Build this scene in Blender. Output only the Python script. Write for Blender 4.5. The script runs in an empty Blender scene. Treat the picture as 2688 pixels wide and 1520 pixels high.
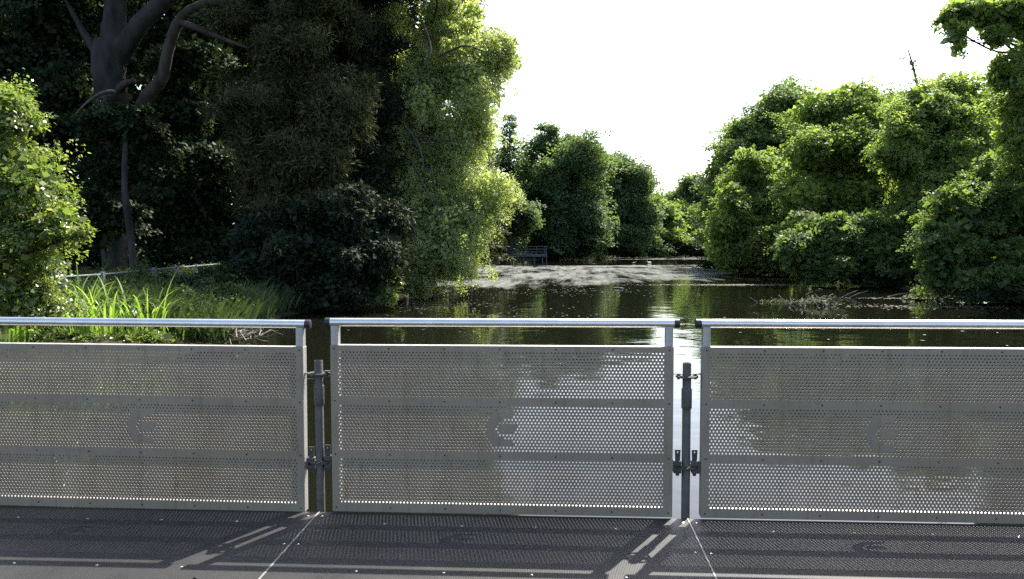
import bpy, math, random
import numpy as np
from mathutils import Vector, Matrix
R = math.radians
rng = np.random.default_rng(7)
random.seed(7)
scene = bpy.context.scene
COL = scene.collection

# ------------------------------------------------------------------ camera, sky, sun, exposure
FPX, CAMD, CAMH = 2008.0, 4.159, 1.495
YAW, PIT, ROL = R(3.38), R(3.31), R(-0.13)
WATER = -0.60
cam = bpy.data.cameras.new('camera'); camo = bpy.data.objects.new('camera', cam); COL.objects.link(camo)
cam.sensor_width = 36.0; cam.lens = 36.0 * FPX / 2688.0; cam.clip_start = 0.05; cam.clip_end = 4000
camo.matrix_world = (Matrix.Translation((0, -CAMD, CAMH)) @ Matrix.Rotation(YAW, 4, 'Z')
                     @ Matrix.Rotation(R(90) - PIT, 4, 'X') @ Matrix.Rotation(ROL, 4, 'Z'))
scene.camera = camo
SUN_DIR = Vector((0.44, 0.80, 1.068)).normalized()          # towards the sun
SUN_EL = math.asin(SUN_DIR.z); SUN_AZ = math.atan2(SUN_DIR.x, SUN_DIR.y)
world = bpy.data.worlds.new('World'); scene.world = world; world.use_nodes = True
wn = world.node_tree.nodes; wl = world.node_tree.links
sky = wn.new('ShaderNodeTexSky'); sky.sky_type = 'NISHITA'; sky.sun_disc = False
sky.sun_elevation = SUN_EL; sky.sun_rotation = SUN_AZ
sky.air_density = 1.0; sky.dust_density = 2.6; sky.ozone_density = 1.0
wl.new(sky.outputs[0], wn['Background'].inputs[0]); wn['Background'].inputs[1].default_value = 0.15
sl = bpy.data.lights.new('sun', 'SUN'); sl.energy = 5.0; sl.angle = R(0.53); sl.color = (1.0, 0.95, 0.86)
so = bpy.data.objects.new('sun', sl); COL.objects.link(so)
so.rotation_euler = SUN_DIR.to_track_quat('Z', 'Y').to_euler(); so.location = (10, 20, 40)
vs = scene.view_settings; vs.view_transform = 'Standard'; vs.look = 'None'; vs.gamma = 1; vs.exposure = 1.42
vs.use_curve_mapping = False
cy = scene.cycles; cy.use_denoising = False; cy.max_bounces = 7; cy.diffuse_bounces = 3; cy.glossy_bounces = 4
cy.transmission_bounces = 4; cy.transparent_max_bounces = 6; cy.caustics_reflective = False; cy.caustics_refractive = False

# ------------------------------------------------------------------ picture point -> place
_F = camo.matrix_world.to_3x3()
def ray(x, y):
    return _F @ Vector(((x - 1344) / FPX, (760 - y) / FPX, -1.0))
def at(x, y, Y):                      # point of the sight line at depth Y from the bridge
    d = ray(x, y); t = (Y + CAMD) / d.y
    return Vector((0, -CAMD, CAMH)) + d * t
def at_z(x, y, z):                    # point of the sight line at height z
    d = ray(x, y); t = (z - CAMH) / d.z
    return Vector((0, -CAMD, CAMH)) + d * t
def mpp(Y): return (Y + CAMD) / FPX   # metres per photo pixel at depth Y

# ------------------------------------------------------------------ helpers
def link(o, parent=None):
    COL.objects.link(o)
    if parent is not None: o.parent = parent
    return o
def tag(o, label, cat=None, group=None, kind=None):
    if label: o['label'] = label
    if cat: o['category'] = cat
    if group: o['group'] = group
    if kind: o['kind'] = kind
    return o
def empty(name, loc=(0, 0, 0), rz=0):
    o = bpy.data.objects.new(name, None); o.location = loc; o.rotation_euler = (0, 0, rz); o.empty_display_size = .2
    return link(o)
def mesh_np(name, V, faces_n, mat, smooth=False, tint=None):
    """V (n,3) array, faces_n (m,k) int array of equal-size polygons."""
    V = np.asarray(V, np.float32); Fc = np.asarray(faces_n, np.int32); m, k = Fc.shape
    me = bpy.data.meshes.new(name)
    me.vertices.add(len(V)); me.vertices.foreach_set('co', V.ravel())
    me.loops.add(m * k); me.loops.foreach_set('vertex_index', Fc.ravel())
    me.polygons.add(m); me.polygons.foreach_set('loop_start', np.arange(0, m * k, k, dtype=np.int32))
    if smooth: me.polygons.foreach_set('use_smooth', np.ones(m, bool))
    me.update(calc_edges=True)
    if tint is not None:
        a = me.attributes.new('tint', 'FLOAT', 'POINT'); a.data.foreach_set('value', np.asarray(tint, np.float32))
    if mat: me.materials.append(mat)
    return me
def mesh_py(name, V, Fc, mat, smooth=False):
    me = bpy.data.meshes.new(name); me.from_pydata([tuple(v) for v in V], [], Fc); me.update()
    if smooth:
        for p in me.polygons: p.use_smooth = True
    if mat: me.materials.append(mat)
    return me
def obj(name, me, parent=None, loc=None, rot=None):
    o = bpy.data.objects.new(name, me)
    if loc is not None: o.location = loc
    if rot is not None: o.rotation_euler = rot
    return link(o, parent)
class MB:
    def __init__(s): s.V = []; s.F = []
    def box(s, x0, x1, y0, y1, z0, z1, bev=0.0):
        n = len(s.V)
        if bev <= 0:
            s.V += [(x, y, z) for z in (z0, z1) for y in (y0, y1) for x in (x0, x1)]
            s.F += [[n+i for i in f] for f in ((0,2,3,1),(4,5,7,6),(0,1,5,4),(2,6,7,3),(0,4,6,2),(1,3,7,5))]
        else:
            import bmesh
            bm = bmesh.new(); bmesh.ops.create_cube(bm, size=1)
            for v in bm.verts: v.co = Vector(((x0+x1)/2+v.co.x*(x1-x0), (y0+y1)/2+v.co.y*(y1-y0), (z0+z1)/2+v.co.z*(z1-z0)))
            bmesh.ops.bevel(bm, geom=bm.edges[:], offset=bev, segments=2, affect='EDGES', profile=.5)
            bm.verts.index_update()
            s.V += [tuple(v.co) for v in bm.verts]
            s.F += [[n+v.index for v in f.verts] for f in bm.faces]; bm.free()
        return s
    def tube(s, pts, rad, seg=12, caps=True, jit=0.0):
        pts = [Vector(p) for p in pts]; n0 = len(s.V); K = len(pts)
        rad = rad if hasattr(rad, '__len__') else [rad]*K
        up = None
        for i, p in enumerate(pts):
            t = (pts[min(i+1, K-1)] - pts[max(i-1, 0)]).normalized()
            if up is None: up = Vector((1, 0, 0)) if abs(t.x) < .8 else Vector((0, 1, 0))
            a = (up - t * up.dot(t)).normalized(); b = t.cross(a); up = a
            for j in range(seg):
                th = 2*math.pi*j/seg; r = rad[i] * (1 + jit*random.uniform(-1, 1))
                s.V.append(tuple(p + a*math.cos(th)*r + b*math.sin(th)*r))
        for i in range(K-1):
            for j in range(seg):
                j2 = (j+1) % seg
                s.F.append([n0+i*seg+j, n0+i*seg+j2, n0+(i+1)*seg+j2, n0+(i+1)*seg+j])
        if caps:
            s.F.append([n0+j for j in range(seg)][::-1]); s.F.append([n0+(K-1)*seg+j for j in range(seg)])
        return s
    def mesh(s, name, mat, smooth=False): return mesh_py(name, s.V, s.F, mat, smooth)
def auto_smooth(me, ang=40):
    me.polygons.foreach_set('use_smooth', [True]*len(me.polygons)); me.set_sharp_from_angle(angle=R(ang)); return me
def spline(pts, n=8):
    """Catmull-Rom through pts."""
    P = [np.array(p, float) for p in pts]; P = [2*P[0]-P[1]] + P + [2*P[-1]-P[-2]]; out = []
    for i in range(1, len(P)-2):
        for t in np.linspace(0, 1, n, endpoint=False):
            a, b, c, d = P[i-1], P[i], P[i+1], P[i+2]
            out.append(.5*((2*b)+(-a+c)*t+(2*a-5*b+4*c-d)*t*t+(-a+3*b-3*c+d)*t**3))
    out.append(P[-2]); return [Vector(v) for v in out]

# ------------------------------------------------------------------ materials
def new_mat(name):
    m = bpy.data.materials.new(name); m.use_nodes = True
    return m, m.node_tree.nodes, m.node_tree.links, m.node_tree.nodes['Principled BSDF']
def noise_mat(name, c1, c2, scale=8, rough=.6, metal=0.0, bump=0.0, bscale=None, spec=.5, detail=6, rough2=None, coords='Object', stretch=None):
    m, N, L, P = new_mat(name)
    tc = N.new('ShaderNodeTexCoord'); nz = N.new('ShaderNodeTexNoise'); nz.inputs['Scale'].default_value = scale; nz.inputs['Detail'].default_value = detail
    src = tc.outputs[coords]
    if stretch:
        mp = N.new('ShaderNodeMapping'); mp.inputs['Scale'].default_value = stretch; L.new(src, mp.inputs[0]); src = mp.outputs[0]
    L.new(src, nz.inputs['Vector'])
    cr = N.new('ShaderNodeValToRGB'); cr.color_ramp.elements[0].position = .3; cr.color_ramp.elements[1].position = .7
    cr.color_ramp.elements[0].color = (*c1, 1); cr.color_ramp.elements[1].color = (*c2, 1)
    L.new(nz.outputs[0], cr.inputs[0]); L.new(cr.outputs[0], P.inputs['Base Color'])
    P.inputs['Metallic'].default_value = metal; P.inputs['Roughness'].default_value = rough; P.inputs['Specular IOR Level'].default_value = spec
    if rough2 is not None:
        mr = N.new('ShaderNodeMapRange'); mr.inputs[3].default_value = rough; mr.inputs[4].default_value = rough2
        L.new(nz.outputs[0], mr.inputs[0]); L.new(mr.outputs[0], P.inputs['Roughness'])
    if bump:
        n2 = N.new('ShaderNodeTexNoise'); n2.inputs['Scale'].default_value = bscale or scale*4; n2.inputs['Detail'].default_value = 8
        L.new(src, n2.inputs['Vector'])
        b = N.new('ShaderNodeBump'); b.inputs['Strength'].default_value = bump; b.inputs['Distance'].default_value = .02
        L.new(n2.outputs[0], b.inputs['Height']); L.new(b.outputs[0], P.inputs['Normal'])
    return m
def leaf_mat(name, dark, light, trans=.35, rough=.45, spec=.4, tscale=1.5):
    """thin leaves: reflecting upper side and light shining through"""
    m, N, L, P = new_mat(name)
    at_ = N.new('ShaderNodeAttribute'); at_.attribute_name = 'tint'
    cr = N.new('ShaderNodeValToRGB'); cr.color_ramp.elements[0].color = (*dark, 1); cr.color_ramp.elements[1].color = (*light, 1)
    L.new(at_.outputs['Fac'], cr.inputs[0]); L.new(cr.outputs[0], P.inputs['Base Color'])
    P.inputs['Roughness'].default_value = rough; P.inputs['Specular IOR Level'].default_value = spec
    t = N.new('ShaderNodeBsdfTranslucent'); mx = N.new('ShaderNodeMix'); mx.data_type = 'RGBA'; mx.blend_type = 'MULTIPLY'
    mx.inputs[0].default_value = 1; L.new(cr.outputs[0], mx.inputs[6]); mx.inputs[7].default_value = (1.08*tscale, 1.22*tscale, .52*tscale, 1)
    L.new(mx.outputs[2], t.inputs[0])
    ms = N.new('ShaderNodeMixShader'); ms.inputs[0].default_value = trans
    L.new(P.outputs[0], ms.inputs[1]); L.new(t.outputs[0], ms.inputs[2])
    L.new(ms.outputs[0], N['Material Output'].inputs[0])
    return m
M = {}
M['alu'] = noise_mat('brushed_aluminium', (.40, .385, .36), (.50, .48, .45), 5, .42, .55, .05, 60, rough2=.55)
M['rail'] = noise_mat('worn_aluminium_tube', (.64, .615, .57), (.78, .75, .70), 7, .24, .9, .05, 60, rough2=.4)
M['plate'] = noise_mat('aluminium_plate', (.262, .21, .156), (.325, .262, .195), 3.0, .5, .2, .04, 90, rough2=.6, detail=9)
M['galv'] = noise_mat('galvanised_steel', (.06, .058, .052), (.105, .10, .09), 22, .5, .4, .12, 60, rough2=.6)
M['cap'] = noise_mat('black_plastic', (.012, .012, .013), (.02, .02, .022), 30, .45)
M['rivet'] = noise_mat('dark_rivet', (.02, .02, .02), (.05, .05, .05), 40, .5, .3)
M['zinc'] = noise_mat('zinc_screw', (.6, .6, .62), (.75, .75, .78), 40, .28, .9)
M['strip'] = noise_mat('joint_strip', (.22, .21, .19), (.36, .34, .31), 12, .45, .5)
M['bark'] = noise_mat('bark', (.035, .030, .026), (.10, .088, .075), 3.5, .9, 0, .9, 14, .2, stretch=(1, 1, .25))
M['bark_grey'] = noise_mat('grey_bark', (.018, .018, .016), (.055, .054, .05), 3, .9, 0, .9, 14, .2, stretch=(1, 1, .3))
M['bark_red'] = noise_mat('reddish_pine_bark', (.028, .023, .018), (.072, .056, .044), 4, .9, 0, .9, 14, .2, stretch=(1, 1, .3))
M['twig'] = noise_mat('weathered_wood', (.09, .08, .066), (.22, .20, .165), 9, .8, 0, .5, 30, .3)
M['deadlimb'] = noise_mat('dead_limb', (.06, .052, .044), (.14, .125, .105), 9, .85, 0, .5, 30, .2)
M['oldwood'] = noise_mat('old_timber', (.10, .105, .115), (.2, .205, .22), 3, .85, 0, .5, 30, .3)
M['fence'] = noise_mat('pale_fence_paint', (.10, .11, .12), (.17, .18, .19), 8, .6, 0, .3, 30)
M['duck'] = noise_mat('pale_feathers', (.7, .7, .68), (.8, .8, .78), 10, .7)
M['duck_dark'] = noise_mat('brown_feathers', (.10, .075, .05), (.2, .15, .1), 14, .7)
M['bill'] = noise_mat('bill', (.45, .25, .04), (.55, .32, .06), 10, .5)
M['leaf_bush'] = leaf_mat('bush_leaf', (.055, .10, .026), (.25, .27, .085), .44, .3, .6, 1.6)
M['leaf_willow'] = leaf_mat('pale_leaf', (.17, .205, .08), (.43, .45, .235), .52, .42, .4, 1.4)
M['leaf_beech'] = leaf_mat('beech_leaf', (.048, .086, .030), (.155, .195, .068), .48, .55, .22, 1.6)
M['leaf_light'] = leaf_mat('light_leaf', (.085, .135, .038), (.26, .29, .10), .52, .55, .22, 1.6)
M['leaf_far'] = leaf_mat('far_leaf', (.055, .092, .045), (.155, .195, .088), .45, .6, .2, 1.5)
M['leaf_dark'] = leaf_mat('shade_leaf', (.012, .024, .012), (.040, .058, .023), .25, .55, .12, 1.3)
M['needle'] = leaf_mat('pine_needle', (.028, .036, .016), (.10, .105, .046), .18, .6, .12, 1.2)
M['yew'] = leaf_mat('yew_needle', (.010, .020, .012), (.032, .044, .021), .15, .6, .12, 1.2)
M['reed'] = leaf_mat('reed_blade', (.10, .17, .025), (.24, .33, .08), .48, .35, .5, 1.5)
M['weed'] = leaf_mat('weed_leaf', (.028, .050, .020), (.09, .112, .042), .3, .6, .15, 1.3)

# deck: dark phenolic plywood with a pressed mesh
def deck_material():
    m, N, L, P = new_mat('antislip_plywood')
    tc = N.new('ShaderNodeTexCoord')
    nz = N.new('ShaderNodeTexNoise'); nz.inputs['Scale'].default_value = 2.2; nz.inputs['Detail'].default_value = 10; nz.inputs['Roughness'].default_value = .7
    L.new(tc.outputs['Object'], nz.inputs['Vector'])
    cr = N.new('ShaderNodeValToRGB'); cr.color_ramp.elements[0].position = .35; cr.color_ramp.elements[1].position = .75
    cr.color_ramp.elements[0].color = (.019, .019, .019, 1); cr.color_ramp.elements[1].color = (.055, .054, .051, 1)
    L.new(nz.outputs[0], cr.inputs[0])
    # pale scuffs
    mp = N.new('ShaderNodeMapping'); mp.inputs['Scale'].default_value = (5, 1.2, 1); mp.inputs['Rotation'].default_value = (0, 0, .6)
    L.new(tc.outputs['Object'], mp.inputs[0])
    n3 = N.new('ShaderNodeTexNoise'); n3.inputs['Scale'].default_value = 3; n3.inputs['Detail'].default_value = 12; n3.inputs['Roughness'].default_value = .75
    L.new(mp.outputs[0], n3.inputs['Vector'])
    r3 = N.new('ShaderNodeValToRGB'); r3.color_ramp.elements[0].position = .62; r3.color_ramp.elements[1].position = .78
    L.new(n3.outputs[0], r3.inputs[0])
    mx = N.new('ShaderNodeMix'); mx.data_type = 'RGBA'; L.new(r3.outputs[0], mx.inputs[0]); L.new(cr.outputs[0], mx.inputs[6]); mx.inputs[7].default_value = (.13, .127, .12, 1)
    L.new(mx.outputs[2], P.inputs['Base Color'])
    P.inputs['Specular IOR Level'].default_value = .28
    mr = N.new('ShaderNodeMapRange'); mr.inputs[3].default_value = .34; mr.inputs[4].default_value = .6; L.new(nz.outputs[0], mr.inputs[0]); L.new(mr.outputs[0], P.inputs['Roughness'])
    vo = N.new('ShaderNodeTexVoronoi'); vo.inputs['Scale'].default_value = 130; vo.inputs['Randomness'].default_value = .15
    L.new(tc.outputs['Object'], vo.inputs['Vector'])
    b = N.new('ShaderNodeBump'); b.inputs['Strength'].default_value = .35; b.inputs['Distance'].default_value = .004
    L.new(vo.outputs['Distance'], b.inputs['Height']); L.new(b.outputs[0], P.inputs['Normal'])
    return m
M['deck'] = deck_material()

def water_material():
    m, N, L, P = new_mat('pond_water')
    tc = N.new('ShaderNodeTexCoord')
    P.inputs['Base Color'].default_value = (.0065, .0070, .0038, 1); P.inputs['Roughness'].default_value = .03; P.inputs['IOR'].default_value = 1.33
    def nz(scale, detail, sx=1, sy=1, rough=.5):
        mp = N.new('ShaderNodeMapping'); mp.inputs['Scale'].default_value = (sx, sy, 1); L.new(tc.outputs['Object'], mp.inputs[0])
        n = N.new('ShaderNodeTexNoise'); n.inputs['Scale'].default_value = scale; n.inputs['Detail'].default_value = detail; n.inputs['Roughness'].default_value = rough
        L.new(mp.outputs[0], n.inputs['Vector']); return n.outputs[0]
    def math_(op, a, b=None, c=None):
        q = N.new('ShaderNodeMath'); q.operation = op
        for i, v in enumerate((a, b, c)):
            if v is None: continue
            if isinstance(v, (int, float)): q.inputs[i].default_value = v
            else: L.new(v, q.inputs[i])
        return q.outputs[0]
    h = math_('ADD', nz(.55, 2, 1, 1.6), math_('MULTIPLY', nz(2.6, 2, 1, 1.5), .22))
    b = N.new('ShaderNodeBump'); b.inputs['Strength'].default_value = .06; b.inputs['Distance'].default_value = .25
    L.new(h, b.inputs['Height']); L.new(b.outputs[0], P.inputs['Normal'])
    # floating film of seeds and dust, in a broad raft on the far half of the pond
    sep = N.new('ShaderNodeSeparateXYZ'); L.new(tc.outputs['Object'], sep.inputs[0]); X, Y = sep.outputs[0], sep.outputs[1]
    wob = math_('MULTIPLY', math_('SUBTRACT', nz(.10, 4), .5), 14)
    near = math_('ADD', math_('SUBTRACT', Y, math_('MULTIPLY', X, .75)), wob)        # near rim of the raft runs from the left shore to mid pond
    def smooth(v, lo, hi):
        q = N.new('ShaderNodeMapRange'); q.interpolation_type = 'SMOOTHSTEP'; q.inputs[1].default_value = lo; q.inputs[2].default_value = hi
        L.new(v, q.inputs[0]); return q.outputs[0]
    raft = smooth(near, 26, 41)
    gap = smooth(math_('ADD', Y, math_('MULTIPLY', wob, .8)), 74, 77)
    gap2 = smooth(math_('ADD', Y, math_('MULTIPLY', wob, .8)), 104, 107)
    raft = math_('MULTIPLY', raft, math_('SUBTRACT', 1.0, math_('MULTIPLY', .75, math_('SUBTRACT', gap, gap2))))
    right = smooth(math_('ADD', math_('SUBTRACT', X, math_('MULTIPLY', Y, .20)), math_('MULTIPLY', wob, .5)), 4.5, .5)
    raft = math_('MULTIPLY', raft, math_('ADD', .25, math_('MULTIPLY', .75, right)))
    # thin outlier streak by the right shore
    tx = math_('ADD', nz(1.3, 8, 1, .13, .75), math_('MULTIPLY', math_('SUBTRACT', nz(.28, 4, 1, .5), .5), .7))
    thr = math_('SUBTRACT', .80, math_('MULTIPLY', raft, .42))
    mask = smooth(math_('SUBTRACT', tx, thr), -.06, .20)
    D = N.new('ShaderNodeBsdfDiffuse')
    c = N.new('ShaderNodeValToRGB'); c.color_ramp.elements[0].color = (.05, .054, .048, 1); c.color_ramp.elements[1].color = (.24, .25, .23, 1)
    c.color_ramp.elements[0].position = .3; c.color_ramp.elements[1].position = .7
    L.new(nz(2.2, 8, 1, .12, .8), c.inputs[0]); L.new(c.outputs[0], D.inputs[0])
    ms = N.new('ShaderNodeMixShader'); L.new(math_('MULTIPLY', mask, .85), ms.inputs[0]); L.new(P.outputs[0], ms.inputs[1]); L.new(D.outputs[0], ms.inputs[2])
    L.new(ms.outputs[0], N['Material Output'].inputs[0])
    return m
M['water'] = water_material()
M['soil'] = noise_mat('woodland_soil', (.022, .020, .012), (.055, .060, .026), .8, .95, 0, .8, 6, .1)

# ------------------------------------------------------------------ ground with the pond basin, water
POND = np.array([(-60, -60), (-40, -20), (-20, 1), (-12.5, 5.3), (-9.6, 7.4), (-7.6, 9.8), (-6.9, 11.2), (-7.2, 13.5), (-8.2, 18.5), (-6.4, 23.5), (-6.0, 26), (-6.6, 31), (-6.5, 45),
                 (-9.5, 62), (-11, 88), (-5, 101), (4, 116), (16, 136), (22, 150), (27, 146), (24, 115), (22, 85), (18.5, 60), (16.6, 40),
                 (16.3, 27), (17.5, 17), (22, 6), (40, -20), (60, -60)], float)
def pond_sd(x, y):
    """signed distance to the shore, + on land"""
    p = np.stack([x, y], -1); dmin = np.full(x.shape, 1e9); ins = np.zeros(x.shape, bool)
    for a, b in zip(POND, np.roll(POND, -1, 0)):
        ab = b - a; t = np.clip(((p - a) @ ab) / (ab @ ab), 0, 1)
        dmin = np.minimum(dmin, np.linalg.norm(p - (a + t[..., None]*ab), axis=-1))
        c = ((a[1] > y) != (b[1] > y)) & (x < (b[0]-a[0])*(y-a[1])/(b[1]-a[1]+1e-12)+a[0]); ins ^= c
    return np.where(ins, -dmin, dmin)
def ground_z(x, y):
    x = np.asarray(x, float); y = np.asarray(y, float); sd = pond_sd(x, y)
    land = .42*(1-np.exp(-np.maximum(sd, 0)/1.1)) + np.clip(sd-4, 0, 60)*.03 + .06*np.sin(x*1.3+y*.7)*np.clip(sd, 0, 1) + .05*np.sin(x*.6-y*1.9)*np.clip(sd, 0, 1)
    return WATER + np.where(sd > 0, land, np.maximum(sd*.5, -1.6))
def gz(x, y): return float(ground_z(np.array([x]), np.array([y]))[0])
def axis(lo, hi, fine, far):
    a = list(np.arange(lo, hi+fine*.5, fine)); s = fine; v = a[-1]
    while v < far: s *= 1.35; v += s; a.append(v)
    s = fine; v = a[0]; pre = []
    while v > -far: s *= 1.35; v -= s; pre.append(v)
    return np.array(pre[::-1] + a)
gx = axis(-32, 40, .6, 900); gy = axis(-4, 150, .7, 900)
GX, GY = np.meshgrid(gx, gy); GZ = ground_z(GX, GY)
nx, ny = len(gx), len(gy)
idx = np.arange(nx*ny).reshape(ny, nx)
quads = np.stack([idx[:-1, :-1], idx[:-1, 1:], idx[1:, 1:], idx[1:, :-1]], -1).reshape(-1, 4)
tag(obj('ground', mesh_np('ground', np.stack([GX, GY, GZ], -1).reshape(-1, 3), quads, M['soil'], True)), 'dark leaf-littered woodland ground around the pond', kind='structure')
tag(obj('pond_water', mesh_py('pond_water', [(-62, -62, WATER), (62, -62, WATER), (62, 156, WATER), (-62, 156, WATER)], [[0, 1, 2, 3]], M['water'])),
    'still dark pond water with a grey floating film', kind='structure')

# ------------------------------------------------------------------ bridge deck
JOINTS = [-1.335 + i*2.05 for i in range(-2, 5)]
deck = empty('bridge_deck', (0, 0, 0)); tag(deck, 'dark anti-slip plywood bridge deck', kind='structure')
for i in range(len(JOINTS)-1):
    x0, x1 = JOINTS[i]+.006, JOINTS[i+1]-.006
    obj('deck_board', MB().box(0, x1-x0, -2.6, -.006, -.021, 0, .0015).mesh('deck_board', M['deck']), deck, (x0, 0, 0))
strip_me = MB().box(-.0045, .0045, -2.6, -.004, -.02, .0014, .0005).mesh('joint_strip', M['strip'])
for j in JOINTS: obj('joint_strip', strip_me, deck, (j, 0, 0))
beam_me = MB().box(JOINTS[0], JOINTS[-1], -.055, -.012, -.20, -.0215).mesh('edge_beam', M['galv'])
obj('edge_beam', beam_me, deck); obj('edge_beam', beam_me, deck, (0, -2.5, 0))
sc = MB(); sc.tube([(0, 0, -.003), (0, 0, .0012), (0, 0, .0026)], [.0075, .0075, .0045], 10)
screw_me = auto_smooth(sc.mesh('screw', M['zinc']))
for i in range(1, len(JOINTS)-2):
    for k in range(1, 5):
        for y in (-.175, -.765): obj('screw', screw_me, deck, (JOINTS[i]+.41*k+random.uniform(-.01, .01), y+random.uniform(-.006, .006), 0))
for j in JOINTS[1:-1]:
    for y in (-.07, -.47, -.9):
        for s in (-1, 1): obj('screw', screw_me, deck, (j+s*.038+random.uniform(-.004, .004), y+random.uniform(-.006, .006), 0))

# ------------------------------------------------------------------ railing panels
PW, PZ0, PZ1, PT = 1.89, .004, .943, .003
HP, HR, HD = .0196, .0172, .0050                      # hole pitch, row pitch, hole radius
BANDS = [.905, .603, .301]
def logo_blocked(row, x):                              # x in pitches from the mark's middle hole
    lim = {2: (-1.5, 5.5), 3: (-2, 5), 4: (-2.5, 2.5), 5: (-3, 1), 6: (-3.5, .5), 7: (-3, 0), 8: (-3.5, .5), 9: (-3, 1), 10: (-2.5, 2.5), 11: (-2, 5), 12: (-1.5, 5.5)}
    tongue = {6: 6.5, 7: 6, 8: 5.5}
    if row not in lim: return False
    a, b = lim[row]
    if a+.1 < x < b-.1: return True
    return row in tongue and b+.1 < x < tongue[row]-.1
def plate_mesh():
    vd = {}; V = []; Fc = []
    def v(x, y, z):
        k = (round(x*20000), round(y*20000), round(z*20000))
        if k not in vd: vd[k] = len(V); V.append((x, y, z))
        return vd[k]
    yf, yb = 0.0, PT
    def quad(x0, x1, z0, z1):
        Fc.append([v(x0, yf, z0), v(x1, yf, z0), v(x1, yf, z1), v(x0, yf, z1)])
        Fc.append([v(x0, yb, z0), v(x0, yb, z1), v(x1, yb, z1), v(x1, yb, z0)])
    mx = (PW - 92*HP)/2
    xl, xr = mx - HP/2, mx + 92.5*HP
    zs = [PZ1]
    for b in BANDS: zs += [b + HR/2, b - 14.5*HR]
    zs.append(PZ0)
    for i in range(0, len(zs), 2): quad(0, PW, zs[i+1], zs[i])
    for bi, b in enumerate(BANDS):
        z1, z0 = b + HR/2, b - 14.5*HR
        quad(0, xl, z0, z1); quad(xr, PW, z0, z1)
        for r in range(15):
            zc = b - r*HR; odd = r % 2
            n = 93 if odd else 92; xs = mx + (0 if odd else HP/2)
            if not odd:
                quad(xl, xl+HP/2, zc-HR/2, zc+HR/2); quad(xr-HP/2, xr, zc-HR/2, zc+HR/2)
            for c in range(n):
                xc = xs + c*HP
                if bi == 1 and logo_blocked(r, c + (0 if odd else .5) - 45):
                    quad(xc-HP/2, xc+HP/2, zc-HR/2, zc+HR/2); continue
                o = [(xc+sx*HP/2, zc+sz*HR/2) for sx, sz in ((1, 0), (1, 1), (0, 1), (-1, 1), (-1, 0), (-1, -1), (0, -1), (1, -1))]
                h = [(xc+HD*math.cos(k*math.pi/4), zc+HD*math.sin(k*math.pi/4)) for k in range(8)]
                of = [v(p[0], yf, p[1]) for p in o]; ob = [v(p[0], yb, p[1]) for p in o]
                hf = [v(p[0], yf, p[1]) for p in h]; hb = [v(p[0], yb, p[1]) for p in h]
                for k in range(8):
                    q = (k+1) % 8
                    Fc.append([of[k], hf[k], hf[q], of[q]]); Fc.append([ob[k], ob[q], hb[q], hb[k]]); Fc.append([hf[k], hb[k], hb[q], hf[q]])
    # rim
    for (a, b, c, d) in (((0, PZ0), (PW, PZ0), 0, 0), ((PW, PZ0), (PW, PZ1), 0, 0), ((PW, PZ1), (0, PZ1), 0, 0), ((0, PZ1), (0, PZ0), 0, 0)):
        Fc.append([v(a[0], yf, a[1]), v(a[0], yb, a[1]), v(b[0], yb, b[1]), v(b[0], yf, b[1])])
    return mesh_py('perforated_plate', V, Fc, M['plate'])
def weather(m, stretch, scale, lo, hi, fac):
    N = m.node_tree.nodes; L = m.node_tree.links; P = N['Principled BSDF']; src = P.inputs['Base Color'].links[0].from_socket
    tc = N.new('ShaderNodeTexCoord'); mp = N.new('ShaderNodeMapping'); mp.inputs['Scale'].default_value = stretch; L.new(tc.outputs['Object'], mp.inputs[0])
    nz = N.new('ShaderNodeTexNoise'); nz.inputs['Scale'].default_value = scale; nz.inputs['Detail'].default_value = 10; nz.inputs['Roughness'].default_value = .7; L.new(mp.outputs[0], nz.inputs['Vector'])
    r = N.new('ShaderNodeMapRange'); r.inputs[1].default_value = lo; r.inputs[2].default_value = hi; r.inputs[3].default_value = 0; r.inputs[4].default_value = 1; L.new(nz.outputs[0], r.inputs[0])
    mx = N.new('ShaderNodeMix'); mx.data_type = 'RGBA'; mx.blend_type = 'MULTIPLY'; L.new(r.outputs[0], mx.inputs[0]); L.new(src, mx.inputs[6]); mx.inputs[7].default_value = (*fac, 1)
    L.new(mx.outputs[2], P.inputs['Base Color'])
weather(M['plate'], (9, 1, 1.1), 2.2, .52, .75, (.62, .60, .56)); weather(M['plate'], (1, 1, 1), 1.3, .45, .7, (.86, .80, .74)); weather(M['plate'], (30, 1, 3), 3, .64, .72, (1.35, 1.35, 1.35))
weather(M['deck'], (1, 1, 1), 160, .5, .75, (1.6, 1.57, 1.5)); weather(M['deck'], (1, 1, 1), 1.1, .45, .65, (.6, .6, .62)); weather(M['deck'], (1, 14, 1), 2.5, .6, .72, (1.7, 1.65, 1.55))
weather(M['galv'], (1, 1, .3), 9, .5, .7, (.6, .55, .5)); weather(M['alu'], (6, 6, .6), 4, .5, .72, (.7, .68, .65))
PLATE = plate_mesh()
FD0, FD1 = PT+.0008, .062
def fbox(*a): return MB().box(*a, .002)
BAR_TOP = fbox(.046, PW-.046, FD0, FD1, .905+.022, PZ1-.001).mesh('frame_bar', M['alu'])
BAR_BOT = fbox(.046, PW-.046, FD0, FD1, PZ0, .046).mesh('frame_bar', M['alu'])
BAR_M1 = fbox(.046, PW-.046, FD0, .045, .6185, .6465).mesh('frame_bar', M['alu'])
BAR_M2 = fbox(.046, PW-.046, FD0, .045, .3165, .3445).mesh('frame_bar', M['alu'])
SIDE = fbox(0, .043, FD0, FD1, PZ0, PZ1-.001).mesh('frame_side', M['alu'])
UPR = fbox(.002, .043, .008, .056, PZ1-.0005, 1.05).mesh('upright', M['alu'])
RAILZ, RAILY = 1.068, .032
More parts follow.
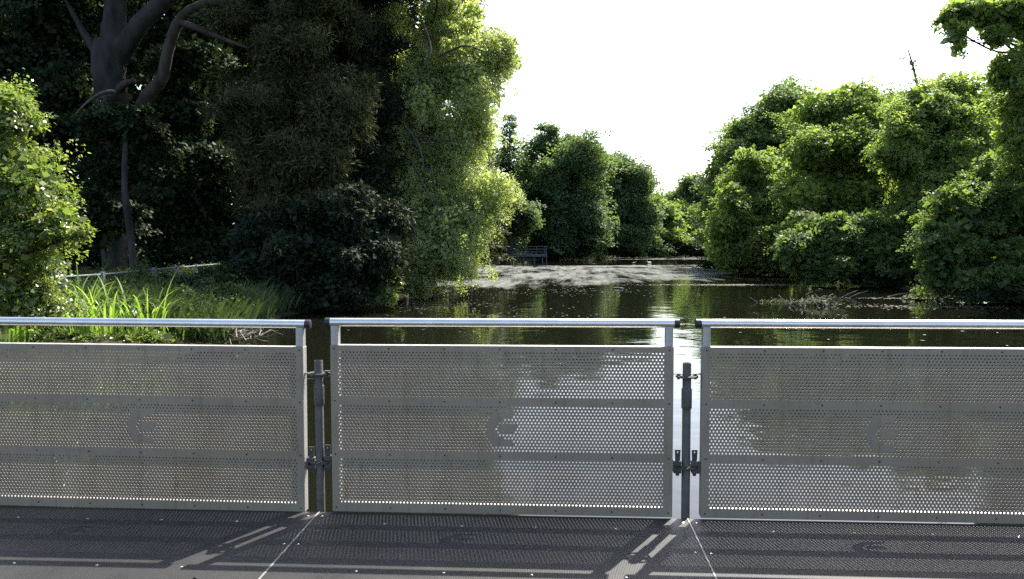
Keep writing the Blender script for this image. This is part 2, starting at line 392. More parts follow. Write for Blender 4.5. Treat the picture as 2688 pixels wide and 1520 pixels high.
rl = MB(); rl.tube([(-.015, RAILY, RAILZ), (PW+.015, RAILY, RAILZ)], .0242, 28); RAIL = auto_smooth(rl.mesh('top_rail', M['rail']))
cp = MB(); cp.tube([(-.016, 0, 0), (-.014, 0, 0), (.014, 0, 0), (.016, 0, 0)], [.022, .0252, .0252, .022], 24); CAP = auto_smooth(cp.mesh('end_cap', M['cap']))
rv = MB(); rv.tube([(0, .001, 0), (0, -.0012, 0), (0, -.0028, 0)], [.0052, .0050, .003], 8); RIVET = auto_smooth(rv.mesh('rivet', M['rivet']))
wd = MB()
wd.V += [(-.0155, -.003, .075), (.0155, -.003, .075), (.010, -.003, -.055), (-.010, -.003, -.055)]; 
def wedge_mesh():                                     # tapered steel wedge with a hole near its head
    V = []; Fc = []
    out = [(-.0155, .094), (0, .094), (.0155, .094), (.0150, .080), (.0125, .0), (.009, -.052), (-.009, -.052), (-.0125, 0), (-.0150, .080)]
    hole = [(.0045*math.cos(a), .080+.0045*math.sin(a)) for a in [R(135), R(90), R(45), R(0), R(-60), R(-90), R(-110), R(-130), R(180)]]
    n = len(out)
    for y in (-.003, .003):
        V += [(p[0], y, p[1]) for p in out] + [(p[0], y, p[1]) for p in hole]
    for k in range(n):
        q = (k+1) % n
        Fc += [[k, q, n+q, n+k], [2*n+k, 3*n+k, 3*n+q, 2*n+q], [k, 2*n+k, 2*n+q, q], [n+k, n+q, 3*n+q, 3*n+k]]
    return mesh_py('wedge', V, Fc, M['galv'])
WEDGE = wedge_mesh()
hb = MB(); hb.box(-.021, .021, -.022, .022, -.034, -.006, .003); hb.box(-.021, .021, -.022, .022, .006, .034, .003); hb.box(-.021, -.010, -.0215, .0215, -.0065, .0065)
HEAD = hb.mesh('wedge_head', M['galv'])
hk = MB(); hk.box(-.052, .014, -.014, .014, .012, .017, .001); hk.box(-.056, -.0505, -.014, .014, -.01, .062, .001); hk.box(-.004, .010, -.006, .006, -.016, .012, .001)
HOOK = hk.mesh('hook_plate', M['galv'])
bt = MB(); bt.tube([(-.050, 0, .043), (-.040, 0, .043)], .0085, 6); BOLT = bt.mesh('bolt', M['galv'])
RZ1, RZ2 = .778, .278                                   # rosette heights
def railing_panel(x, y, rz, lean, label):
    p = empty('railing_panel', (x, y, 0), rz); p.rotation_euler = (0, lean, rz)
    tag(p, label, 'railing panel', 'railing panels along the bridge')
    pl = obj('perforated_plate', PLATE, p)
    for z in (.9255, .632, .330, .028):
        for k in range(7): obj('rivet', RIVET, pl, (.0215 + k*(PW-.043)/6, 0, z))
    for me in (BAR_TOP, BAR_M1, BAR_M2, BAR_BOT): obj('frame_bar', me, p)
    obj('frame_side', SIDE, p); obj('frame_side', SIDE, p, (PW-.043, 0, 0))
    obj('upright', UPR, p); obj('upright', UPR, p, (PW-.045, 0, 0))
    r = obj('top_rail', RAIL, p)
    obj('end_cap', CAP, r, (-.019, RAILY, RAILZ)); obj('end_cap', CAP, r, (PW+.019, RAILY, RAILZ))
    for s, xx in ((1, -.0285), (-1, PW+.0285)):
        h = obj('wedge_head', HEAD, p, (xx, .034, RZ2), (0, 0, 0 if s < 0 else math.pi)); obj('wedge', WEDGE, h, (.003, 0, 0))
        k = obj('hook_plate', HOOK, p, (xx, .034, RZ1), (0, 0, 0 if s < 0 else math.pi)); obj('bolt', BOLT, k)
    return p
PX0 = -1.259
railing_panel(PX0-2.05, 0, 0, R(.35), 'perforated aluminium railing panel in front of the reeds and leafy bush')
railing_panel(PX0, 0, 0, 0, 'middle perforated aluminium railing panel between the two scaffold posts')
railing_panel(PX0+2.045, 0, 0, 0, 'perforated aluminium railing panel below the heap of dead branches')
railing_panel(PX0-4.10, 0, 0, 0, 'next perforated railing panel along the bridge, left of the reeds panel')
railing_panel(PX0+4.09, 0, 0, 0, 'next perforated railing panel along the bridge, past the right-hand panel')

# ------------------------------------------------------------------ scaffold posts between the panels
tb = MB()
def pipe(mb, z0, z1, r, ri, seg=24):
    n = len(mb.V)
    for z, q in ((z0, r), (z1-.0015, r), (z1, r-.0012), (z1, ri), (z1-.12, ri)):
        mb.V += [(q*math.cos(2*math.pi*k/seg), q*math.sin(2*math.pi*k/seg), z) for k in range(seg)]
    for i in range(4):
        for k in range(seg): mb.F.append([n+i*seg+k, n+i*seg+(k+1) % seg, n+(i+1)*seg+(k+1) % seg, n+(i+1)*seg+k])
pipe(tb, -1.9, .852, .0235, .0195); TUBE = auto_smooth(tb.mesh('tube', M['galv']))
sv = MB(); sv.tube([(0, 0, .600), (0, 0, .602), (0, 0, .706), (0, 0, .712), (0, 0, .714)], [.0238, .0285, .0285, .026, .0238], 24, False); SLEEVE = auto_smooth(sv.mesh('sleeve', M['galv']))
def rosette_mesh():
    V = []; Fc = []; S = 32; rad = (.0232, .033, .0505, .0615); t = .0045
    for z in (-t, t):
        for r in rad: V += [(r*math.cos(2*math.pi*k/S), r*math.sin(2*math.pi*k/S), z) for k in range(S)]
    def i(l, r, k): return l*4*S + r*S + k % S
    for k in range(S):
        spoke = k % 4 == 0
        for r in range(3):
            if r == 1 and not spoke: continue
            Fc.append([i(1, r, k), i(1, r+1, k), i(1, r+1, k+1), i(1, r, k+1)]); Fc.append([i(0, r, k), i(0, r, k+1), i(0, r+1, k+1), i(0, r+1, k)])
        Fc.append([i(0, 3, k), i(0, 3, k+1), i(1, 3, k+1), i(1, 3, k)])
        if not spoke:
            Fc.append([i(0, 1, k), i(0, 1, k+1), i(1, 1, k+1), i(1, 1, k)]); Fc.append([i(0, 2, k), i(1, 2, k), i(1, 2, k+1), i(0, 2, k+1)])
        else:
            Fc.append([i(0, 1, k), i(1, 1, k), i(1, 2, k), i(0, 2, k)]); Fc.append([i(0, 1, k+1), i(0, 2, k+1), i(1, 2, k+1), i(1, 1, k+1)])
    return mesh_py('rosette', V, Fc, M['galv'])
ROS = rosette_mesh()
def scaffold_post(x, label):
    p = empty('scaffold_post', (x, .036, 0)); tag(p, label, 'post', 'scaffold posts between the railing panels')
    obj('tube', TUBE, p); obj('sleeve', SLEEVE, p)
    obj('rosette', ROS, p, (0, 0, RZ1), (0, 0, R(4))); obj('rosette', ROS, p, (0, 0, RZ2), (0, 0, R(4)))
GAP = .0775
scaffold_post(PX0-.078, 'galvanised scaffold post between the reeds panel and the middle panel')
scaffold_post(PX0+PW+.0775, 'galvanised scaffold post standing against the brightest white water')
scaffold_post(PX0-2.05-.0775, 'next galvanised scaffold post along the bridge, left of the reeds panel')
scaffold_post(PX0+2.045+PW+.0775, 'next galvanised scaffold post along the bridge, past the right-hand panel')
w = MB(); w.tube(spline([(PX0-.16, .075, .738), (PX0-.09, .078, .745), (PX0-.02, .075, .757), (PX0+.05, .07, .765)], 5), .0017, 6)
tag(obj('tie_wire', auto_smooth(w.mesh('tie_wire', M['twig']))), 'thin slack wire strung behind the post beside the reeds panel', 'wire')

# ------------------------------------------------------------------ foliage
def unit(v): return v/np.maximum(np.linalg.norm(v, axis=-1, keepdims=True), 1e-9)
def rand_dirs(n): return unit(rng.normal(size=(n, 3)))
def sprays(blob, n, inner=.10, per_bough=9):
    """twig clumps fanned along boughs that reach out of one crown lobe; returns positions and outward directions"""
    c, rad = blob; c = np.array(c); rad = np.array(rad); nb = max(8, n//per_bough)
    bd = rand_dirs(nb); bd[:, 2] += .12; bd = unit(bd)
    ln = rng.uniform(.62, 1.1, nb); ln[rng.random(nb) < .15] *= rng.uniform(1.05, 1.2)
    k = rng.integers(0, nb, n); t = rng.uniform(.42, 1.0, n)**.7
    q = c + bd[k]*rad*(ln[k]*t)[:, None]
    m = rad.mean()
    q += rng.normal(size=(n, 3))*np.array([.15, .15, .045])*m*(.5+.5*t)[:, None]
    q[:, 2] += -.10*m*t**2 + .05*m
    q += bd[k]*rad*rng.exponential(.05, n)[:, None]
    ins = rng.random(n) < inner; q[ins] = c + rand_dirs(ins.sum())*rad*rng.uniform(.3, .85, ins.sum())[:, None]
    return q, unit(bd[k] + rng.normal(size=(n, 3))*.25), None
def leaves(pos, out, n_per, size, sr, flat=.15, aspect=.5, up=1.0, ori=.45, droop=.25, floor=WATER+.03, cluster=1.0, hang=0.0):
    """leaf quads (folded rhombs) around clump centres"""
    n = len(pos); N = n*n_per
    nrm = unit(out*.6 + np.array([0, 0, up]) + rng.normal(size=(n, 3))*.35)
    a = unit(np.cross(nrm, rng.normal(size=(n, 3)))); b = np.cross(nrm, a)
    srs = sr*rng.uniform(.55, 1.35, n)
    P = np.repeat(pos, n_per, 0); Nn = np.repeat(nrm, n_per, 0); A = np.repeat(a, n_per, 0); B = np.repeat(b, n_per, 0); S = np.repeat(srs, n_per)
    th = rng.uniform(0, 2*np.pi, N); rr = np.sqrt(rng.random(N))**cluster*S
    dirn = A*np.cos(th)[:, None] + B*np.sin(th)[:, None]
    Q = P + dirn*rr[:, None] + Nn*(rng.normal(size=N)*flat*S)[:, None]
    if hang: Q = P + (Q-P)*.5; Q[:, 2] -= (rng.random(N)**1.3)*S*2.2*hang      # leaves strung on hanging twigs
    Q[:, 2] -= droop*(rr/S)**2*S
    ln = unit(Nn + rng.normal(size=(N, 3))*ori)
    ld = unit(dirn + rng.normal(size=(N, 3))*.7 + np.array([0, 0, -droop])); ld = unit(ld - ln*(ld*ln).sum(1, keepdims=True)); ls = np.cross(ln, ld)
    L = size*rng.uniform(.65, 1.3, N)[:, None]; W = L*aspect
    v0 = Q; v1 = Q + ld*L*.45 + ls*W*.5 + ln*L*.06; v2 = Q + ld*L; v3 = Q + ld*L*.45 - ls*W*.5 + ln*L*.06
    V = np.stack([v0, v1, v2, v3], 1)
    keep = V[:, :, 2].min(1) > floor
    tint = np.clip(np.repeat(rng.normal(.45, .2, n), n_per) + rng.normal(0, .16, N), 0, 1)
    return V[keep], tint[keep]
def crown_mesh(name, parts, mat):
    V = np.concatenate([p[0] for p in parts]); t = np.concatenate([p[1] for p in parts])
    n = len(V); return mesh_np(name, V.reshape(-1, 3), np.arange(4*n).reshape(n, 4), mat, False, np.repeat(t, 4))
def blob_px(b):
    px, py, Y, rx, ry, rd = b; k = mpp(Y); return (np.array(at(px, py, Y)), np.array([rx*k, rd, ry*k]))
def area(rad):
    a, b, c = rad; p = 1.6; return 4*math.pi*(((a*b)**p+(a*c)**p+(b*c)**p)/3)**(1/p)
def limb_mesh(p0, p1, r0, r1, mat, bend=.12, seg=8, nseg=7):
    p0, p1 = Vector(p0), Vector(p1); L = (p1-p0).length
    mids = [p0.lerp(p1, t) + Vector(rng.normal(size=3)*bend*L*.35) + Vector((0, 0, -bend*L*math.sin(math.pi*t)*.4)) for t in (.33, .66)]
    pts = spline([p0, *mids, p1], nseg//2+1); K = len(pts)
    mb = MB(); mb.tube(pts, [r0+(r1-r0)*(i/(K-1))**.8 for i in range(K)], seg, True, .05); return auto_smooth(mb.mesh('limb', mat), 60)
def tree(name, label, cat, blobs, n_leaf, leaf, size, sr, group, trunk=None, trunk_r=.3, bark='bark', n_per=42, limbs=True, base=None, extra=None, core=.9, cmax=.32, split=0, **kw):
    """blobs: crown lobes as (px, py, Y, rx_px, ry_px, depth radius m); trunk: list of (px, py, Y, width_px)"""
    B = []
    for c, r in [blob_px(b) for b in blobs]:
        B.append((c, r))
        if split:
            for d in rand_dirs(split):
                d[2] = d[2]*.8 + .15; d[1] = -abs(d[1])*.6 if rng.random() < .6 else d[1]; d = d/np.linalg.norm(d)
                B.append((c + d*r*rng.uniform(.62, .86), r*rng.uniform(.3, .5)*np.array([1.1, 1, .8])))
    n_main = len(blobs)
    tot = sum(area(b[1]) for b in B)
    if trunk is None:
        k = max(range(len(B)), key=lambda i: B[i][1][2]*B[i][1][0]); c = B[k][0]
        bx, by = base if base else (c[0], c[1]+.6)
        z = gz(bx, by)
        for _ in range(30):
            if z > WATER+.1: break
            sd0 = pond_sd(np.array([bx-.5]), np.array([by]))[0]; sd1 = pond_sd(np.array([bx+.5]), np.array([by]))[0]
            bx += 1.0 if sd1 > sd0 else -1.0; z = gz(bx, by)
        top = Vector((c[0], c[1], c[2]+B[k][1][2]*.45)); b0 = Vector((bx, by, z-.25))
        tp = spline([b0, b0.lerp(top, .35)+Vector((rng.normal()*.15, rng.normal()*.15, 0)), b0.lerp(top, .7)+Vector((rng.normal()*.25, rng.normal()*.25, 0)), top], 5)
        tr = [trunk_r*(1.35 if i == 0 else 1)*(1-.8*i/(len(tp)-1)) for i in range(len(tp))]
    else:
        tp0 = [at(t[0], t[1], t[2]) for t in trunk]; tp = spline(tp0, 5)
        w = [t[3]*mpp(t[2])/2 for t in trunk]; tr = list(np.interp(np.linspace(0, len(w)-1, len(tp)), range(len(w)), w))
        b0 = tp[0]
    root = empty(name, b0); tag(root, label, cat, group)
    off = -Vector(b0)
    def part(nm, me): o = obj(nm, me, root); o.location = off; return o
    mb = MB(); mb.tube(tp, tr, 12, True, .05); part('trunk', auto_smooth(mb.mesh('trunk', M[bark]), 60))
    if limbs:
        for c, r in B[::max(1, len(B)//6)]:
            i = min(range(len(tp)), key=lambda i: abs(tp[i].z - (c[2]-r[2]*.6)) ); i = max(2, min(i, len(tp)-3))
            tgt = Vector(c) + Vector((0, 0, r[2]*.2))
            part('limb', limb_mesh(tp[i], tgt, tr[i]*.6, .03, M[bark]))
            for _ in range(2):
                d = Vector(rand_dirs(1)[0]); d.z = abs(d.z)*.6
                part('limb', limb_mesh(Vector(c).lerp(tp[i], .35), Vector(c)+Vector((d.x*r[0]*.8, d.y*r[1]*.8, d.z*r[2]*.8)), tr[i]*.28, .012, M[bark], seg=6))
    parts = []
    for c, r in B:
        n = max(6, int(n_leaf*area(r)/tot/n_per)); p, o, f = sprays((c, r), n)
        kk = dict(aspect=.62); kk.update(kw)
        parts.append(leaves(p, o, n_per, size*1.3, sr*.75, **kk))
        cs = min(size*3.6, cmax); ca = .85 if kk['aspect'] > .25 else .3; nc = int(core*area(r)/(cs*cs*.47*ca)); d = rand_dirs(nc)          # the big inner leaf layers that close the crown
        parts.append(leaves(c + d*r*rng.uniform(.3, .74, nc)[:, None], d, 1, cs, cs*.3, aspect=ca, up=.3, ori=.8))
    part('crown', crown_mesh('crown', parts, M[leaf]))
    if extra: extra(part)
    return root

def fill(poly, n, rmin, rmax, Y, slope=.006, jit=1.0, asp=1.0):
    """crown lobes of uneven size packed inside an outline given in photo pixels, nearer towards the bottom"""
    P = np.array(poly, float); lo, hi = P.min(0), P.max(0); out = []; ym = (lo[1]+hi[1])/2
    def inside(x, y):
        r = False
        for (ax, ay), (bx, by) in zip(P, np.roll(P, -1, 0)):
            if (ay > y) != (by > y) and x < (bx-ax)*(y-ay)/(by-ay)+ax: r = not r
        return r
    best = None; tries = 0
    while len(out) < n and tries < 9000:
        tries += 1; x, y = rng.uniform(lo, hi); r = rng.uniform(rmin, rmax)
        if not (inside(x, y) and inside(x+r*.6, y) and inside(x-r*.6, y) and inside(x, y-r*.6) and inside(x, y+r*.45)): continue
        if any((x-o[0])**2+(y-o[1])**2 < (.5*r+.35*o[3])**2 for o in out) and tries < 6000: continue
        out.append((x, y, Y - (y-ym)*slope + rng.normal()*jit*.6, r, r*asp*rng.uniform(.75, 1.0), r*mpp(Y)*.95))
    return out
_fill = fill
def fill(poly, n, rmin, rmax, Y, slope=.006, jit=1.0, asp=1.0):     # a few broad lobes carry the mass, smaller ones break it up
    return _fill(poly, max(4, n//3), rmax*1.15, rmax*1.75, Y+.5, slope, jit, asp) + _fill(poly, max(4, n//3), rmax*.9, rmax*1.25, Y, slope, jit, asp) + _fill(poly, n*2//3, rmin, rmax, Y-.5, slope, jit, asp)
# ---- right bank
GR = 'trees on the right bank'
tree('broadleaf_tree', 'tall rounded dark green tree where the right bank trees meet the far gap', 'tree',
     fill([(1850,690),(1862,560),(1852,470),(1880,400),(1920,315),(1975,255),(2040,215),(2110,230),(2165,290),(2185,420),(2120,560),(2050,690)], 20, 45, 80, 60, .012, 2), 52000, 'leaf_beech', .16, .8, GR, trunk_r=.4)
tree('broadleaf_tree', 'yellow-green tree leaning over the water at the left end of the right bank', 'tree',
     fill([(1840,700),(1845,570),(1900,460),(1960,375),(2040,370),(2090,470),(2105,600),(2060,705)], 16, 38, 66, 50, .01, 1.5), 42000, 'leaf_light', .125, .65, GR, trunk_r=.28)
tree('broadleaf_tree', 'wide light green tree at the middle of the right bank', 'tree',
     fill([(2050,400),(2085,280),(2150,235),(2230,228),(2300,210),(2365,270),(2395,400),(2370,530),(2250,610),(2120,630),(2055,520)], 22, 42, 76, 44, .01, 1.5), 62000, 'leaf_light', .115, .65, GR, trunk_r=.35)
def ivy_stem(part):
    p0, p1 = at(2412, 300, 39), at(2383, 128, 39)
    mb = MB(); pts = spline([p0, at(2408, 230, 39), at(2398, 180, 39), p1], 5); mb.tube(pts, list(np.linspace(.11, .03, len(pts))), 8)
    part('limb', auto_smooth(mb.mesh('limb', M['bark'])))
    pos = np.array([np.array(pts[rng.integers(0, len(pts))]) + rng.normal(size=3)*.16 for _ in range(36)])
    part('crown', crown_mesh('crown', [leaves(pos, rand_dirs(36), 7, .16, .22)], M['leaf_beech']))
tree('broadleaf_tree', 'light green tree on the right bank with a bare stem sticking up', 'tree',
     fill([(2305,340),(2375,240),(2470,185),(2545,205),(2575,290),(2610,420),(2560,530),(2440,590),(2335,540)], 20, 42, 76, 37, .009, 1.3), 64000, 'leaf_light', .10, .55, GR, trunk_r=.3, extra=ivy_stem)
tree('broadleaf_tree', 'dark leafy tree low over the water below the light green right-bank trees', 'tree',
     fill([(2040,560),(2150,560),(2300,550),(2450,530),(2475,640),(2430,745),(2300,758),(2150,740),(2035,722)], 22, 40, 68, 36, .008, 1.2), 44000, 'leaf_beech', .10, .5, GR, trunk_r=.2)
tree('broadleaf_tree', 'dark spreading tree with boughs reaching down to the water at the right edge', 'tree',
     fill([(2390,630),(2475,500),(2580,415),(2700,395),(2790,520),(2790,800),(2600,812),(2460,775)], 20, 48, 84, 25.5, .006, 1.0), 52000, 'leaf_beech', .08, .4, GR, trunk_r=.24)
tree('broadleaf_tree', 'tall pale-leaved tree at the right edge with a bough hanging into the sky', 'tree',
     [(2705, 330, 24, 85, 190, 2.0), (2670, 40, 24, 85, 60, 1.3), (2570, 30, 24, 80, 42, .9), (2508, 95, 23.5, 22, 65, .4), (2620, 95, 23.5, 36, 26, .5), (2485, 35, 24, 26, 30, .5), (2620, 30, 24, 60, 40, .9), (2530, 22, 24, 50, 28, .7), (2640, 190, 24, 50, 60, .9), (2760, 150, 25, 90, 200, 2)],
     42000, 'leaf_light', .08, .32, GR, trunk_r=.28, core=.9)
tree('broadleaf_tree', 'dark tree standing behind the light green crowns along the right bank skyline', 'tree',
     [(1950, 430, 68, 100, 130, 5), (2050, 350, 67, 125, 115, 5), (2190, 345, 63, 130, 105, 5), (2320, 330, 58, 125, 100, 4.5), (2450, 330, 50, 120, 100, 4), (1890, 560, 66, 70, 110, 4), (2600, 330, 40, 100, 130, 3)], 46000, 'leaf_beech', .17, .85, GR, trunk_r=.4)
# low waterside scrub of the right bank
for k, (px, py, Y, rx, ry, rd, lab) in enumerate([
        (1915, 690, 60, 60, 35, 2.2, 'low scrub at the waterline under the far end of the right bank trees'),
        (2040, 705, 50, 80, 40, 2.0, 'dark low bush at the waterline right of the yellow-green tree'),
        (2300, 730, 35, 100, 40, 1.6, 'dark low bush at the waterline behind the thin sticks'),
        (2620, 770, 24, 120, 55, 1.4, 'dark low bush overhanging the water in the bottom right corner of the bank')]):
    tree('waterside_bush', lab, 'bush', [(px, py, Y, rx, ry, rd), (px+rx*.8, py+8, Y-1, rx*.6, ry*.8, rd*.8)], 9000, 'leaf_dark', .0028*(Y+4), .013*(Y+4), 'low bushes along the right shore', trunk_r=.07, limbs=False, split=0)

# ---- far end
GF = 'trees at the far end of the pond'
tree('broadleaf_tree', 'broad dark tree behind the jetty with the tallest rounded crown', 'tree',
     fill([(1360,685),(1375,480),(1392,385),(1430,335),(1500,325),(1560,368),(1605,425),(1605,685)], 20, 34, 62, 110, .015, 3) + [(1452, 345, 112, 26, 20, 1.5), (1422, 337, 112, 22, 7, .9), (1385, 460, 113, 50, 100, 5), (1560, 440, 115, 60, 80, 5), (1470, 420, 114, 80, 80, 5)], 26000, 'leaf_far', .34, 1.5, GF, trunk_r=.5)
tree('broadleaf_tree', 'dark tree at the far end right of the tallest crown, sloping toward the gap', 'tree',
     fill([(1580,685),(1570,412),(1620,385),(1680,430),(1732,490),(1755,685)], 16, 32, 54, 121, .015, 3) + [(1600, 480, 122, 50, 85, 5), (1660, 540, 125, 50, 90, 5), (1715, 570, 128, 40, 70, 4)], 20000, 'leaf_far', .34, 1.5, GF, trunk_r=.45)
tree('broadleaf_tree', 'small bright green tree at the water in the far gap', 'tree',
     [(1740, 560, 128, 45, 45, 4), (1770, 610, 126, 40, 40, 3.5), (1705, 620, 124, 40, 45, 3.5), (1790, 570, 134, 40, 45, 4)], 12000, 'leaf_light', .34, 1.4, GF, trunk_r=.3)
tree('broadleaf_tree', 'distant tree filling the lowest notch of the skyline', 'tree',
     fill([(1725,570),(1765,468),(1830,440),(1890,440),(1900,600),(1800,645),(1735,625)], 12, 26, 46, 140, .02, 4), 12000, 'leaf_far', .42, 1.8, GF, trunk_r=.4)
tree('broadleaf_tree', 'far tree whose boughs hang over the wooden jetty', 'tree',
     [(1340, 545, 94, 58, 62, 3.0), (1382, 560, 94, 34, 38, 2.2), (1300, 595, 94, 55, 45, 2.6), (1355, 600, 95, 42, 28, 1.8), (1290, 520, 95, 50, 70, 3)], 15000, 'leaf_far', .26, 1.1, GF, trunk_r=.3)
for px, py, Y, rx, ry, rd, lab in [(1440, 650, 107, 50, 30, 2.0, 'dark bush at the far shore beside the jetty end'), (1490, 645, 108, 60, 36, 2.5, 'dark bush at the far shore under the tallest crown'),
        (1580, 640, 114, 60, 36, 2.5, 'dark bush at the far shore under the sloping tree'), (1660, 645, 122, 50, 32, 2.5, 'dark bush at the far shore left of the bright green tree'), (1745, 650, 134, 50, 24, 2.5, 'dark bush at the water in the far gap'),
        (1820, 655, 124, 50, 36, 2.5, 'dark bush at the far shore where the right bank begins'), (1262, 660, 93, 40, 28, 1.6, 'dark bush at the far shore left of the jetty')]:
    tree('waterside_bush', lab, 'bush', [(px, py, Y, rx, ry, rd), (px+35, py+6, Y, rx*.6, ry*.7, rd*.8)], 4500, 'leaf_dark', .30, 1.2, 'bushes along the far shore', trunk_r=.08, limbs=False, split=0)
def conifer(name, label, px, py_top, py_bot, Y, half_px, n_tier, n_leaf, leaf, size, group, bark='bark'):
    top = at(px, py_top, Y); bot = at(px, py_bot, Y); z0 = gz(top.x, top.y)
    root = empty(name, (top.x, top.y, z0)); tag(root, label, 'tree', group)
    mb = MB(); pts = [Vector((top.x, top.y, z0-.2)).lerp(top, t) for t in np.linspace(0, 1, 9)]; H = top.z-z0
    mb.tube(pts, list(np.linspace(H*.022, .02, 9)), 10)
    o = obj('trunk', auto_smooth(mb.mesh('trunk', M[bark])), root); o.location = -root.location
    P = []; D = []
    hw = half_px*mpp(Y)
    for i in range(n_tier):
        t = (i+.4)/n_tier; z = top.z + (bot.z-top.z)*t; r = hw*(.18+.82*t)*rng.uniform(.75, 1.15); nb = 5+int(5*t)
        for k in range(nb):
            a = 2*math.pi*(k+rng.random())/nb; rr = r*rng.uniform(.7, 1.1)
            for s in np.linspace(.25, 1, max(2, int(rr/.5))):
                P.append((top.x+math.cos(a)*rr*s, top.y+math.sin(a)*rr*s, z - rr*s*.18 + .15*rr*s*s)); D.append((math.cos(a), math.sin(a), .15))
    n_per = max(6, n_leaf//len(P))
    o = obj('crown', crown_mesh('crown', [leaves(np.array(P), np.array(D), n_per, size, max(.3, hw*.2), flat=.16, aspect=.45, up=1.4)], M[leaf]), root); o.location = -root.location
    return root
conifer('conifer_tree', 'tiered dark conifer rising behind the pale tree left of the jetty', 1338, 300, 600, 107, 80, 15, 22000, 'leaf_far', .40, GF)
conifer('conifer_tree', 'dark conifer tip showing above the pale willowy tree against the sky', 1225, -160, 690, 47, 100, 24, 26000, 'needle', .26, 'tall trees on the left bank')

# ---- left bank
GL = 'tall trees on the left bank'
WT = tree('willowy_tree', 'tall pale sunlit tree hanging its leaves to the water on the left bank', 'tree',
     fill([(985,-40),(1290,-40),(1345,60),(1385,160),(1330,240),(1300,270),(1312,400),(1345,500),(1300,620),(1240,715),(1130,780),(1030,800),(1010,700),(985,520),(1000,300),(985,120)], 34, 42, 84, 27.5, .006, 1.0, 1.1)
     + [(1330, 165, 31, 42, 45, 1.0), (1110, -110, 30, 200, 110, 3), (1100, -250, 30, 190, 130, 3), (1250, -300, 28, 180, 130, 3), (1185, -135, 24.5, 175, 110, 2.4)],  # last lobes, out of view overhead, are added to shade the bank grass
     200000, 'leaf_willow', .062, .34, GL, trunk=[(1060, 800, 27.5, 30), (1050, 600, 27.8, 26), (1065, 400, 28.5, 22), (1100, 200, 29.3, 16), (1130, 20, 30, 9)], n_per=36, flat=.3, aspect=.42, up=.25, droop=.5, cmax=.16, hang=.9, core=.5)
tree('shrub_sprout', 'small bright green sprouting shrub at the waterline below the pale tree', 'shrub',
     [(1030, 730, 20.5, 18, 40, .35), (1022, 775, 20.2, 20, 22, .3)], 1500, 'leaf_bush', .075, .22, None, trunk_r=.03, limbs=False, n_per=16)
def px_tube(pts, mat, seg=12, jit=.06):
    P = [at(a, b, c) for a, b, c, _ in pts]; sp = spline(P, 6); w = [p[3]*mpp(p[2])/2 for p in pts]
    rr = list(np.interp(np.linspace(0, len(w)-1, len(sp)), range(len(w)), w)); mb = MB(); mb.tube(sp, rr, seg, True, jit); return auto_smooth(mb.mesh('limb', mat), 60)
def hanging_twigs(root):
    off = -root.location
    for pts in ([(1062, 330, 26.2, 7), (1098, 380, 25.6, 6), (1112, 440, 25.3, 4), (1118, 500, 25.2, 2)], [(1055, 560, 24.6, 6), (1085, 600, 24.2, 5), (1092, 680, 24.0, 4), (1088, 750, 23.9, 2)],
                [(1070, 360, 26.0, 6), (1130, 360, 25.8, 5), (1195, 372, 25.8, 3), (1230, 358, 25.9, 2)], [(1080, 420, 25.6, 6), (1130, 520, 25.0, 5), (1180, 600, 24.8, 4), (1215, 650, 24.8, 2)],
                [(1110, 60, 27, 7), (1130, 130, 26.4, 6), (1105, 190, 26.2, 4), (1085, 240, 26.2, 3)], [(1150, 150, 27, 6), (1220, 120, 26.8, 5), (1290, 140, 27.5, 3), (1345, 120, 28.5, 2)],
                [(1050, 620, 24.4, 5), (1045, 690, 23.9, 4), (1060, 760, 23.7, 2)], [(1130, 430, 25.4, 5), (1150, 560, 24.6, 4), (1140, 680, 24.2, 2)]):
        o = obj('limb', px_tube(pts, M['bark'], 6), root); o.location = off
hanging_twigs(WT)
NK = dict(cmax=.26, n_per=60, flat=.45, aspect=.14, up=.2, ori=1.2, droop=.1)
tree('pine_tree', 'big brownish-green pine with drooping tufted boughs in front of the dark wood', 'tree',
     [(760, 130, 24, 130, 110, 2.0), (680, 280, 23.5, 130, 100, 1.8), (870, 330, 23, 120, 90, 1.6), (800, 440, 22.5, 150, 85, 1.7), (900, 260, 23.5, 100, 70, 1.5), (700, 440, 23, 100, 80, 1.5), (850, 40, 25, 130, 100, 2), (650, 40, 25, 120, 90, 1.8), (740, 540, 22.5, 110, 70, 1.4), (740, -130, 24.5, 170, 120, 2.4), (800, -330, 25, 140, 130, 2.2)],
     90000, 'needle', .19, .42, GL, trunk=[(665, 780, 23.5, 34), (655, 600, 23.5, 32), (650, 450, 23.7, 30), (670, 250, 24, 24), (720, 60, 24.5, 16), (760, -80, 25, 9)], bark='bark_red', **NK)
tree('pine_tree', 'dark pine between the brownish pine and the pale sunlit tree', 'tree',
     [(960, 120, 28, 110, 120, 2.2), (1000, 300, 27, 85, 130, 2.0), (960, 480, 25, 90, 110, 1.8), (940, -40, 28, 150, 120, 2.4), (1010, 560, 24.5, 60, 80, 1.3), (950, -240, 28, 170, 150, 2.6)],
     52000, 'yew', .2, .42, GL, trunk_r=.26, **NK)
tree('yew_tree', 'very dark evergreen reaching down to the water left of the pale tree', 'tree',
     fill([(600,700),(630,570),(720,520),(830,490),(960,470),(1045,530),(1065,680),(1015,800),(800,838),(630,812)], 26, 46, 84, 20.6, .003, .8, .8),
     60000, 'yew', .12, .34, GL, trunk_r=.2, n_per=44, flat=.25, aspect=.3, droop=.45, cmax=.2)

